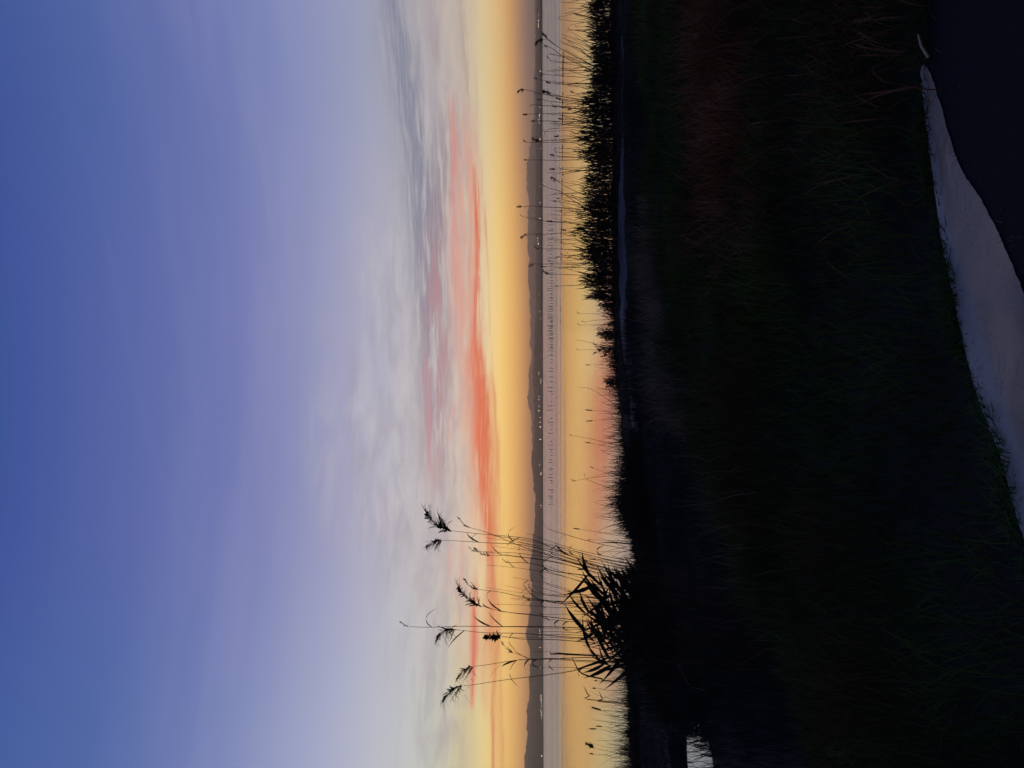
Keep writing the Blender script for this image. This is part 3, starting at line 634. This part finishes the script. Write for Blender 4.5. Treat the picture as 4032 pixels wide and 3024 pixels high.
near = [
 (q((975, 1146), (1060, 1155), (1150, 1166), (1200, 1186), (1335, 1235)), 7.0, 'plume', .30, 'tall reed leaning over the hills with the largest plume of its cluster', 3, 1),
 (q((955, 1168), (1060, 1172), (1160, 1184), (1350, 1236)), 7.2, 'plume', .20, 'reed with a drooping plume just below the largest leaning plume', 2, -1),
 (q((1015, 1140), (1080, 1160), (1160, 1192), (1350, 1240)), 7.4, 'thin', .14, 'thin reed with a wispy tuft in front of the salmon cloud', 1, 1),
 (q((1060, 1200), (1110, 1202), (1180, 1210), (1350, 1247)), 7.6, 'thin', .20, 'slender reed with a narrow side-combed plume over the orange sky', 2, 1),
 (q((1030, 1190), (1120, 1196), (1200, 1206), (1350, 1245)), 7.9, 'thin', .10, 'short tufted reed beside the narrow side-combed plume', 1, 1),
 (q((1100, 1214), (1128, 1216), (1170, 1222), (1210, 1236), (1350, 1252)), 6.8, 'thin', .08, 'dark kinked reed stem crossing the near hills', 2, 1),
 (q((885, 1353), (960, 1354), (1060, 1354), (1150, 1352), (1350, 1362)), 6.8, 'thin', .10, 'tallest reed of all, its bare tip hooked against the pale sky', 3, 1),
 (q((985, 1362), (1060, 1366), (1170, 1372), (1350, 1380)), 7.0, 'plume', .24, 'reed with a drooping plume close beside the tallest stem', 2, -1),
 (q((1040, 1310), (1070, 1316), (1150, 1330), (1350, 1345)), 7.1, 'plume', .28, 'reed with a thick dark bowed plume to the left of the tallest stem', 2, 1),
 (q((1075, 1376), (1110, 1378), (1180, 1382), (1350, 1392)), 7.3, 'blob', .19, 'reed topped by a solid dark clump, the densest head in view', 1, 1),
 (q((1035, 1272), (1090, 1282), (1170, 1295), (1350, 1318)), 7.6, 'thin', .18, 'pale thin reed with a forked tip between the plumed clusters', 2, 1),
 (q((1150, 1296), (1200, 1302), (1350, 1322)), 7.5, 'thin', .12, 'short reed whose tuft stands against the hill skyline', 2, 1),
 (q((1025, 1438), (1090, 1430), (1170, 1424), (1240, 1420), (1350, 1425)), 6.9, 'plume', .20, 'reed with several long curling leaves streaming from its head', 6, -1),
 (q((1000, 1482), (1060, 1472), (1160, 1462), (1240, 1447), (1345, 1425)), 7.2, 'plume', .26, 'lone reed leaning outward, its plume nearest the bottom edge', 2, -1),
 (q((1110, 1412), (1150, 1422), (1200, 1424), (1350, 1428)), 7.4, 'thin', .16, 'low reed with a slanting tuft over the yellow sky', 1, 1),
 (q((1190, 1340), (1240, 1342), (1350, 1350)), 7.5, 'thin', .12, 'reed ending below the hills in front of the lavender water', 3, 1),
]
for i, (p, Y, hd, sz, lab, nl, sd_) in enumerate(near):
    reed('reed', p, Y, hd, sz, lab, 'reed', GN, .0038, nl, 200+i, sd_, side=sd_)
rr = random.Random(77)
for i in range(34):                                   # bare faint canes among them
    t = rr.random(); v1 = 1150+290*t+rr.uniform(-15, 15); top = rr.uniform(1040, 1180)
    reed('reed', q((top, v1 - (14 if t < .5 else 2)), (1200, v1+8*(1-t)), (1350, v1 + (45 if t < .4 else 5))), rr.uniform(7.2, 8.6), 'none', 0, 'bare thin cane among the tall plumed reeds', 'reed', GN, .0028, 1 if i % 2 else 0, 300+i, 1)

GR = 'reeds rising from the lakeside clumps'
def rz(r_, *l): return [R(r_, x, y) for x, y in l]
mid_reeds = [
 (1, [(690, 400), (740, 445), (900, 560), (1230, 720)], 'blob', .34, 'large ragged dark seed head leaning out over the far shore, nearest the top edge'),
 (1, [(660, 425), (720, 440), (880, 545), (1230, 730)], 'plume', .40, 'pale feathery plume overlapping the ragged dark head'),
 (1, [(700, 502), (760, 530), (900, 625), (1250, 800)], 'blob', .17, 'round dark head below the ragged one, on a slanting stem'),
 (1, [(760, 665), (830, 680), (1000, 680), (1260, 690)], 'thin', .26, 'thin bent reed with a sparse comb tip above the orange water'),
 (1, [(680, 770), (800, 772), (1000, 765), (1260, 770)], 'none', 0, 'straight bare cane reaching up to the far waterline'),
 (1, [(680, 810), (830, 822), (1150, 850), (1300, 860)], 'thin', .22, 'straight cane with a cross shaped tip on the lavender water'),
 (1, [(585, 855), (700, 880), (1000, 910), (1250, 900)], 'blob', .15, 'small oval head standing before the hazy hills at the upper end'),
 (1, [(735, 905), (860, 915), (1250, 915)], 'blob', .22, 'star shaped seed head over the lavender water'),
 (1, [(455, 975), (540, 995), (640, 1020), (900, 1060), (1200, 1100)], 'plume', .32, 'highest sweeping plume of the upper reeds, against the orange sky'),
 (1, [(730, 1010), (860, 1050), (1200, 1100)], 'blob', .40, 'biggest black seed head, straddling the far waterline'),
 (1, [(760, 1045), (880, 1080), (1200, 1120)], 'blob', .14, 'little dark head tucked under the biggest black one'),
 (1, [(840, 1080), (960, 1110), (1200, 1140)], 'blob', .22, 'slanting dark head halfway down to the orange water'),
 (1, [(640, 1085), (800, 1110), (1200, 1150)], 'thin', .20, 'narrow dark spike with its tip on the hill haze'),
 (1, [(800, 1165), (950, 1180), (1200, 1190)], 'blob', .17, 'round black head on the lavender water'),
 (1, [(550, 1140), (700, 1150), (1150, 1170)], 'thin', .15, 'faint small tip on the orange glow at the upper end'),
 (1, [(480, 1243), (640, 1240), (900, 1235), (1100, 1230)], 'blob', .19, 'compact black head high on a straight stem over the orange sky'),
 (1, [(565, 1315), (700, 1318), (1150, 1325)], 'blob', .17, 'small notched head just over the hill skyline'),
 (1, [(960, 1192), (1010, 1170), (1100, 1130), (1200, 1115)], 'blob', .18, 'thick crooked stalk bent across the golden water'),
 (1, [(860, 1300), (1000, 1305), (1200, 1310)], 'blob', .18, 'dark head at the edge of the golden water'),
 (1, [(700, 1425), (760, 1400), (1000, 1390), (1200, 1400)], 'thin', .14, 'arched cane bowing over at the tip'),
 (1, [(820, 1485), (950, 1480), (1150, 1490)], 'blob', .20, 'first of two round black heads side by side on one level'),
 (1, [(620, 1535), (760, 1525), (1100, 1500)], 'plume', .34, 'dark triangular plume standing across the far shore'),
 (1, [(500, 1550), (650, 1550), (1100, 1545)], 'thin', .24, 'pale narrow tip high over the dark triangular plume'),
 (1, [(820, 1610), (950, 1620), (1150, 1640)], 'thin', .14, 'small tip at the edge of the golden water'),
 (1, [(985, 1010), (1050, 1020), (1200, 1040)], 'blob', .17, 'low oval head in front of the golden water'),
 (2, [(775, 35), (900, 45), (1100, 60)], 'blob', .19, 'rounder of the two black heads standing side by side'),
 (2, [(480, 82), (700, 84), (900, 85), (1150, 80)], 'blob', .15, 'egg shaped head alone on a tall straight stem over the orange sky'),
 (2, [(780, 180), (950, 190), (1180, 200)], 'blob', .24, 'cross shaped ragged head on the lavender water'),
 (2, [(885, 238), (1000, 215), (1150, 190)], 'blob', .10, 'tiny head on a cane leaning against its neighbours'),
 (2, [(800, 300), (900, 370), (1100, 460), (1280, 520)], 'plume', .32, 'faint pale plume arching over on a slanting cane'),
 (2, [(670, 362), (730, 390), (850, 430), (1000, 530), (1200, 650)], 'blob', .09, 'long slanting cane with a tiny knob at the waterline'),
 (2, [(735, 475), (830, 440), (1000, 500), (1200, 600)], 'none', 0, 'broken cane bent back on itself'),
 (2, [(830, 503), (950, 530), (1150, 580)], 'blob', .13, 'lower of two little knobs near the weed line'),
 (2, [(795, 535), (950, 560), (1150, 590)], 'blob', .12, 'upper of two little knobs near the weed line'),
 (2, [(415, 590), (520, 585), (640, 592), (900, 605), (1150, 625)], 'blob', .21, 'tall reed crowned by a bristly round head, highest by the hill crest'),
 (2, [(445, 700), (560, 722), (690, 750), (900, 765), (1100, 790)], 'thin', .16, 'tall reed with a thin leaning tip next to the bristly crowned one'),
 (2, [(750, 750), (900, 755), (1100, 770)], 'blob', .21, 'squat black head on the lavender water above the darkest clump'),
 (2, [(490, 893), (640, 890), (800, 885), (1000, 870)], 'plume', .30, 'tall reed with a one-sided comb plume over the orange sky'),
 (2, [(905, 850), (1000, 870), (1100, 885)], 'blob', .17, 'short reed with a ragged fan head in golden water'),
 (2, [(900, 608), (1000, 640), (1150, 680)], 'blob', .13, 'dark knot where several canes cross'),
 (2, [(990, 470), (1080, 500), (1180, 540)], 'blob', .12, 'low small head among crossing canes'),
 (2, [(620, 1050), (800, 1052), (1100, 1060)], 'thin', .22, 'three pronged tip standing over the far waterline'),
 (2, [(560, 1215), (700, 1216), (900, 1215), (1150, 1210)], 'plume', .22, 'tall pale reed rising past the two dark spikes'),
 (2, [(690, 1246), (850, 1248), (1150, 1250)], 'cattail', .22, 'reed with a dark upright spike across the far waterline'),
 (2, [(720, 1325), (900, 1330), (1150, 1340)], 'plume', .26, 'feathery bent head after the dark upright spike'),
 (2, [(815, 1455), (950, 1450), (1150, 1440)], 'blob', .12, 'dark knob just in front of the stakes'),
 (2, [(830, 1140), (1000, 1150), (1150, 1160)], 'thin', .18, 'forked tip against the first stakes'),
 (2, [(950, 1140), (1010, 1120), (1150, 1090)], 'blob', .16, 'leaning dark head in the golden water by the curled leaves'),
]
rr = random.Random(5)
for i, (r_, p, hd, sz, lab) in enumerate(mid_reeds):
    reed('reed', rz(r_, *p), rr.uniform(28.2, 29.6), hd, sz, lab, 'reed', GR, .013, 0 if rr.random() < .5 else 1, 400+i, 1, side=rr.choice((-1, 1)))
for i in range(115):                                # plain canes that only show as lines
    r_ = rr.choice((1, 1, 2, 2)); y0 = rr.uniform(560 if r_ == 1 else 0, 1640 if r_ == 1 else 1300); x0 = rr.uniform(690, 1000); sl = rr.gauss(0, 45)
    if i > 85: r_, y0, x0 = 1, rr.uniform(0, 560), rr.uniform(830, 1050)
    if r_ == 1 and 350 < y0 < 760: sl = rr.uniform(40, 160)
    reed('reed', rz(r_, (x0, y0), ((x0+1200)/2, y0+sl*.6), (1200, y0+sl*1.2)), rr.uniform(28.0, 29.8), rr.choice(('none', 'none', 'thin')), .14, 'plain thin cane rising from the lakeside reed clumps', 'reed', GR, .0105, rr.choice((0, 0, 1)), 500+i, 1)
GC = 'cattails and rushes along the open shore'
cats = [
 (3, [(1195, 1150), (1350, 1165), (1560, 1195)], 'cattail', .24, 'twin leaning cattail spike over the salmon water'),
 (3, [(1200, 1262), (1380, 1248), (1560, 1240)], 'cattail', .22, 'cattail tilting the other way beside the twin spike'),
 (3, [(975, 1422), (1150, 1455), (1350, 1500), (1580, 1560)], 'cattail', .10, 'tallest leaning rush with a tiny dark tip'),
 (3, [(1180, 1508), (1350, 1540), (1600, 1585)], 'cattail', .19, 'cattail slanting below the tallest leaning rush'),
 (3, [(1175, 655), (1300, 655), (1500, 660)], 'cattail', .15, 'short faint cattail near the curled leaves'),
 (3, [(1040, 905), (1110, 900), (1200, 925), (1300, 985), (1450, 1100), (1540, 1180)], 'none', 0, 'long bare blade arching in a curve over the water'),
 (3, [(1115, 186), (1220, 170), (1400, 160)], 'thin', .14, 'short forked rush at the start of the open shore'),
 (3, [(1060, 97), (1250, 97), (1420, 100)], 'thin', .13, 'upright rush with a pointed pale tip'),
 (3, [(1070, 222), (1250, 215), (1420, 205)], 'thin', .14, 'upright rush with a dark narrow tip'),
 (3, [(1018, 380), (1120, 400), (1250, 430), (1450, 450)], 'none', 0, 'bare cane bent sharply at its tip'),
 (3, [(1050, 492), (1200, 490), (1450, 500)], 'thin', .10, 'thin rush standing over the thick curled leaves'),
 (4, [(1060, 785), (1200, 805), (1450, 850)], 'cattail', .20, 'cattail with an upright narrow spike over the apricot water'),
 (4, [(1180, 900), (1300, 903), (1500, 910)], 'cattail', .11, 'small dark cattail close to a broad dark blade'),
 (4, [(1228, 1110), (1350, 1120), (1600, 1160)], 'cattail', .19, 'cattail with a bent spike in pale water'),
 (4, [(1115, 1221), (1300, 1219), (1600, 1212)], 'cattail', .24, 'longest thin cattail spike beside the leafy clump'),
 (4, [(1212, 120), (1330, 165), (1480, 240)], 'cattail', .12, 'small cattail leaning strongly over the red water'),
 (4, [(1110, 200), (1140, 240), (1250, 290), (1400, 340)], 'blob', .06, 'hooked cane with a curled tip over the red water'),
 (4, [(1020, 258), (1150, 230), (1350, 205)], 'thin', .18, 'pale rush with a comb tip, highest over the red water'),
 (5, [(1240, 1052), (1330, 1090), (1500, 1145)], 'cattail', .34, 'long dark slanting cattail, boldest near the bottom edge'),
 (5, [(1190, 1246), (1300, 1268), (1500, 1310)], 'cattail', .26, 'lower of two parallel slanting cattails'),
 (5, [(1248, 1221), (1330, 1240), (1500, 1290)], 'cattail', .20, 'upper of two parallel slanting cattails'),
 (5, [(1165, 1513), (1300, 1525), (1480, 1560)], 'cattail', .13, 'last small cattail before the bottom edge'),
 (5, [(1150, 1440), (1300, 1480), (1500, 1520)], 'blob', .33, 'large soft oval seed head alone over the pale water'),
 (5, [(1200, 750), (1320, 760), (1520, 780)], 'cattail', .08, 'short dark knob over the peach water'),
 (5, [(1190, 826), (1300, 840), (1520, 860)], 'cattail', .12, 'small dark spike next to the short knob'),
 (5, [(1320, 682), (1400, 700), (1520, 740)], 'blob', .08, 'lowest tiny head beside the leafy clump'),
]
for i, (r_, p, hd, sz, lab) in enumerate(cats):
    Y = (25.5 if r_ == 3 else 23.2)*(.97+.05*rr.random()); 
    if r_ == 5: Y = 14 + rr.random()*2; sz *= .62
    reed('cattail' if hd == 'cattail' else 'rush', rz(r_, *p), Y, hd, sz, lab, 'cattail' if hd == 'cattail' else 'rush', GC, .007 if r_ < 5 else .0045, 0, 600+i, 1)

# reed clumps: dense dark leafy bodies, each a thing of its own (r, Y, X of top, half width in strip px, density)
clumps = [(1, 20, 1150, 70), (1, 170, 1160, 80), (1, 320, 1180, 80), (1, 470, 1200, 80), (1, 610, 1240, 70), (1, 730, 1235, 70), (1, 845, 1175, 55), (1, 960, 1190, 70), (1, 1090, 1110, 70), (1, 1230, 1060, 70), (1, 1380, 1090, 65), (1, 1500, 1030, 60), (1, 1620, 1140, 55),
 (2, 20, 1090, 60), (2, 130, 1150, 60), (2, 280, 1080, 50), (2, 400, 1150, 60), (2, 540, 1130, 60), (2, 650, 1100, 60), (2, 750, 1085, 60), (2, 870, 1000, 60), (2, 985, 1080, 60), (2, 1085, 1040, 55), (2, 1200, 1140, 60), (2, 1330, 1110, 60), (2, 1440, 1090, 55), (2, 1560, 1190, 55),
 (3, 20, 1260, 60), (3, 190, 1330, 60), (3, 320, 1240, 50), (3, 500, 1210, 45), (3, 640, 1270, 50), (3, 860, 1330, 50)]
shape_w = ['squat', 'narrow', 'spiky', 'ragged', 'broad', 'dense', 'uneven', 'pointed']
for i, (r_, Yc, Xt, hw) in enumerate(clumps):
    Yd = 28.9 + .8*math.sin(i*2.1); s = 2.766
    u0, v0 = R(r_, Xt, Yc); p = at(u0, v0, Yd); x0 = p.x; gz0 = .12
    H = p.z - gz0; hwm = hw/s/F*Yd*1.25; e = empty('reed_clump', (x0, Yd, gz0))
    place = 'at the top edge of the photo' if i == 0 else ('near the top edge, clump %s along the shore' % ['', 'second', 'third', 'fourth', 'fifth', 'sixth'][i] if i < 6 else 'beside %s' % ['', '', '', '', '', '', 'the sparse gap over the mud', 'the slanting canes', 'the biggest black head', 'the compact black head', 'the notched head', 'the arched cane', 'the triangular plume', 'the two round heads', 'the egg shaped head', 'the cross shaped head', 'the pale arching plume', 'the broken cane', 'the two little knobs', 'the bristly crowned reed', 'the leaning thin tip', 'the comb plumed reed', 'the three pronged tip', 'the curled drooping leaves', 'the dark upright spike', 'the feathery bent head', 'the first stakes', 'the pointed pale rush', 'the forked rush', 'the sharply bent cane', 'the thick curled leaves', 'the short faint cattail', 'the long arching blade'][i])
    tag(e, '%s clump of dark reed leaves %s' % (shape_w[i % 8], place), 'reeds', 'dark reed clumps along the near shore')
    open_ = r_ == 3
    n = 60 if not open_ else 50; r = np.random.default_rng(700+i)
    x = x0 + r.normal(0, .5, n)*hwm; y = Yd + r.uniform(-.7, .7, n)
    z = np.maximum(terrain(x, y), -.3); hh = H*np.exp(-((x-x0)/hwm)**2*.5)*r.uniform(.55, 1.05, n) if not open_ else H*r.uniform(.4, 1.0, n)
    # canes with leaves
    base = np.stack([x, y, z], 1); ln = r.normal(0, .07, n)*H
    tip = base + np.stack([ln, r.normal(0, .05, n), hh], 1); V1, F1 = ribbons(base, tip, (base+tip)/2+[0, 0, .02], .018, 3, .9, i)
    m = 190 if not open_ else 120
    k = r.integers(0, n, m); t = r.random(m)**.75
    b = base[k]*(1-t[:, None]) + tip[k]*t[:, None]; L_ = r.uniform(.22, .52, m)*(1.1-.3*t); sg = np.where(r.random(m) < .62, 1, -1)
    up = r.uniform(.85, 1.5, m) if not open_ else r.uniform(-.6, .8, m)
    tp = b + np.stack([sg*L_*r.uniform(.08, .48, m), r.uniform(-.3, .3, m)*L_, up*L_], 1)
    sgp = b + np.stack([sg*L_*.22, L_*0, L_*.65], 1)
    V2, F2 = ribbons(b, tp, sgp, r.uniform(.025, .052, m), 4, .5, i+31)
    O = np.array([x0, Yd, gz0])
    mesh('canes', V1-O, F1, M_stem, e); mesh('leaves', V2-O, F2, M_reed, e)
# belt of shorter rushes filling the shore (nobody could count it)
def yedge(v): return yshore((VC-v)/F*28)
def belt(name, n, v0, v1, hfun, seed, lean, w, label, dmin=-1.9, dmax=.35, mat=M_reed, dirx=0.0):
    r = np.random.default_rng(seed); v = r.uniform(v0, v1, n); y0 = yedge(v); y = y0 + r.uniform(dmin, dmax, n); x = (VC-v)/F*y
    z = np.maximum(terrain(x, y), -.2); o = blades(name, x, y, hfun(v, r), w, lean, seed+1, mat, None, 4, z, dirx)
    return tag(o, label, 'rushes', kind='stuff')
belt('rushes', 2600, -300, 1250, lambda v, r: .12+.4*r.random(len(v))**2, 21, .22, .016, 'dense belt of rushes at the foot of the reed clumps')
belt('shore_grass', 3600, 1200, 2000, lambda v, r: .14+.75*r.random(len(v))**3, 23, .45, .012, 'loose fine rushes along the open stretch of shore', -.9, .5)
bv, bh = [1900, 2000, 2060, 2130, 2200, 2260, 2330, 2420, 2520, 2600, 2700, 2850, 2960, 3200], [.8, .9, .45, .22, .25, .8, .5, .9, .6, .9, .45, .4, .85, .8]
belt('shore_grass', 6500, 1900, 3200, lambda v, r: .08+(1.0*np.interp(v, bv, bh)*(.8+.3*np.sin(v*.09)))*r.random(len(v))**2.0, 25, .42, .017, 'dense pale water rushes on the shore near the bottom edge', -2.2, .9)
belt('water_rushes', 420, 1250, 1950, lambda v, r: .45+.75*r.random(len(v))**1.5, 41, .30, .013, 'scattered tall fine rushes standing in the open shallows', -.3, 1.4, M_stem)
belt('water_rushes', 900, 1850, 3150, lambda v, r: .45+.95*r.random(len(v))**1.6, 43, .34, .015, 'scattered tall fine rushes in the shallows by the leafy clump', -1.2, 2.2, M_stem)
# rushes nearer, forming the dark uneven skyline of the marsh
rr = random.Random(31)
def hump(name, u, v, Y, wpx, n, lean, label, mat=M_reed, wid=.017):
    p = at(u, v, Y); x0 = p.x; gz0 = max(float(terrain(x0, Y)), -.2); H = max(p.z-gz0, .3); hw_ = wpx/F*Y
    e = empty(name, (x0, Y, gz0)); tag(e, label, 'reeds', 'dark rush mounds on the marsh')
    r = np.random.default_rng(int(v)); x = x0 + r.normal(0, .5, n)*hw_; y = Y + r.uniform(-.8, .8, n)
    hh = H*np.exp(-((x-x0)/hw_)**2*.55)*r.uniform(.7, 1.15, n)
    blades('rushes', x, y, hh, wid, lean, int(v)+1, mat, e, 4, np.maximum(terrain(x, y), -.2), 0)
for a, b, Y, wpx, lab in [(1345, 960, 22, 70, 'low dark rush mound at the start of the hollow'), (1322, 1020, 21, 60, 'rush mound at the end of the red reflection'), (1316, 1085, 20, 60, 'highest dark rush mound between red and pale water'), (1330, 1130, 20, 50, 'rush mound sloping to the pale gap'), (1362, 1240, 18, 70, 'low rush mound before the leafy clump'), (1352, 1330, 17, 80, 'rush mound behind the leafy clump'), (1350, 1420, 17, 80, 'rush mound past the leafy clump'), (1368, 1500, 16, 80, 'long low rush mound near the bottom edge'), (1366, 1590, 22, 60, 'rush mound beside the grey pool'), (1352, 1640, 22, 60, 'last rush mound at the bottom edge')]:
    hump('rush_mound', a*K, b*K, Y, wpx*K, 480, .35, lab)

# leafy wind-blown clump: stems with broad strap leaves all streaming one way
def strap_mesh(seed, L_=.5, w=.03, curl=.2):
    r = np.random.default_rng(seed); ts = np.linspace(0, 1, 9); V, Fs = [], []
    for t in ts:
        c = Vector((L_*t, curl*L_*t*(t-.2)*r.uniform(.8, 1.2), -curl*L_*t**2.2)); ww = w*.5*math.sin(math.pi*min(1, .12+.88*t))**.6*(1-t**3)
        V += [(c.x, c.y-.15*ww, c.z-ww), (c.x, c.y+.15*ww, c.z), (c.x, c.y-.15*ww, c.z+ww)]
    for i in range(8):
        a = 3*i; Fs += [(a, a+1, a+4, a+3), (a+1, a+2, a+5, a+4)]
    me = bpy.data.meshes.new('leaf'); me.from_pydata([tuple(v) for v in V], [], Fs); me.materials.append(M_reed); return me
straps = [strap_mesh(k, *a) for k, a in enumerate([(.42, .045, .15), (.34, .036, .3), (.50, .040, .08), (.28, .03, .4), (.38, .052, .2)])]
clump_def = [((1258, 1325), 7.0, 9, 'leafy wind blown reed clump with one long leaf rising highest'), ((1262, 1368), 6.8, 10, 'densest wind blown clump of broad dark leaves in the middle'), ((1268, 1408), 7.0, 10, 'thick leafy clump beside the dark squared leaf'), ((1288, 1440), 7.3, 7, 'lower ragged edge of the leafy clump with drooping leaves')]
rr = random.Random(12)
for ci, ((a, b), Y, ns, lab) in enumerate(clump_def):
    p = at(a*K, b*K, Y); x0 = p.x; base_z = float(terrain(x0, Y))
    e = empty('leafy_reed_clump', (x0, Y, base_z)); tag(e, lab, 'reeds', 'broad leaved reed clumps in the middle of the marsh')
    H = p.z - base_z
    for s_ in range(ns):
        dx = rr.uniform(-.17, .17); dy = rr.uniform(-.25, .25); h_ = H*rr.uniform(.86, 1.04); lean = .12*h_
        line = [Vector((dx-lean*.5 + lean*(t**1.5), dy, h_*t)) for t in np.linspace(0, 1, 8)]
        Vs, Fs = tube(line, [.006*(1.2-.7*t) for t in np.linspace(0, 1, 8)], 5); mesh('stem', Vs, Fs, M_reed, e)
        for k in range(9):
            t = rr.uniform(.72, .98); i = t*7; A = line[int(min(6, i))].lerp(line[int(min(6, i))+1], min(1, i-int(min(6, i))))
            o = bpy.data.objects.new('leaf', rr.choice(straps)); COL.objects.link(o); o.parent = e; o.location = A
            ang = math.radians(rr.gauss(42, 9)) if rr.random() < .8 else math.radians(rr.uniform(115, 160))
            o.rotation_euler = (rr.uniform(-.5, .5), -ang, rr.uniform(-.4, .4)); sc_ = rr.uniform(.5, .85); o.scale = (sc_,)*3
# single bold leaves seen against the water
def arc_leaf(pts, Y, w, lab, mat=M_reed):
    P = [at(u, v, Y) for u, v in pts]; g0 = P[-1]; gz0 = float(terrain(g0.x, g0.y))
    if g0.z > gz0: P.append(Vector((g0.x-.08, g0.y, gz0)))
    e = empty('leaf_blade', tuple(P[-1])); tag(e, lab, 'leaf blade'); O = Vector(P[-1]); line = smooth_line([p-O for p in P][::-1], 18); n = len(line); V, Fs = [], []
    for i, c in enumerate(line):
        t = i/(n-1); d = (line[min(i+1, n-1)]-line[max(i-1, 0)]).normalized(); sd_ = d.cross(Vector((0, 1, 0))).normalized(); ww = w*.5*(1-t**3)*(.35+.65*min(1, t*2))
        V += [c-sd_*ww, c+Vector((0, ww*.4, 0)), c+sd_*ww]
    for i in range(n-1): a = 3*i; Fs += [(a, a+1, a+4, a+3), (a+1, a+2, a+5, a+4)]
    mesh('blade', V, Fs, mat, e)
arc_leaf(rz(5, (930, 480), (965, 560), (1040, 670), (1250, 725), (1480, 760)), 7.2, .018, 'bold dark leaf curving down over the peach water')
arc_leaf(rz(4, (1250, 932), (1380, 930), (1500, 935)), 18, .035, 'broad dark blade lying level over pale water')
arc_leaf(rz(5, (1050, 790), (1080, 840), (1120, 900), (1300, 960)), 7.4, .012, 'short slanting dark leaf beside the small spike')
arc_leaf(rz(5, (1210, 840), (1235, 890), (1262, 935), (1400, 980)), 7.4, .012, 'second short slanting leaf nearer the marsh')
arc_leaf(rz(5, (710, 435), (715, 465), (815, 462), (900, 470), (1100, 480)), 7.2, .022, 'dark squared folded leaf over the lavender water')
arc_leaf(q((1443, 1385), (1452, 1410), (1470, 1445), (1492, 1482)), 12.5, .02, 'pale arching dry blade alone in the dark marsh', M_dry)
p0, p1 = onz(1983*K, 74*K, TOP+.07), onz(2005*K, 124*K, TOP+.02)
e = empty('twig', tuple(p1)); tag(e, 'straw coloured twig lying by the tapering end of the path', 'twig')
Vs, Fs = tube([Vector((0, 0, 0)), (p0-p1)*.5+Vector((0, 0, .008)), p0-p1], [.006, .005, .003], 6); mesh('stick', Vs, Fs, material('straw', (.55, .42, .25), .8), e)
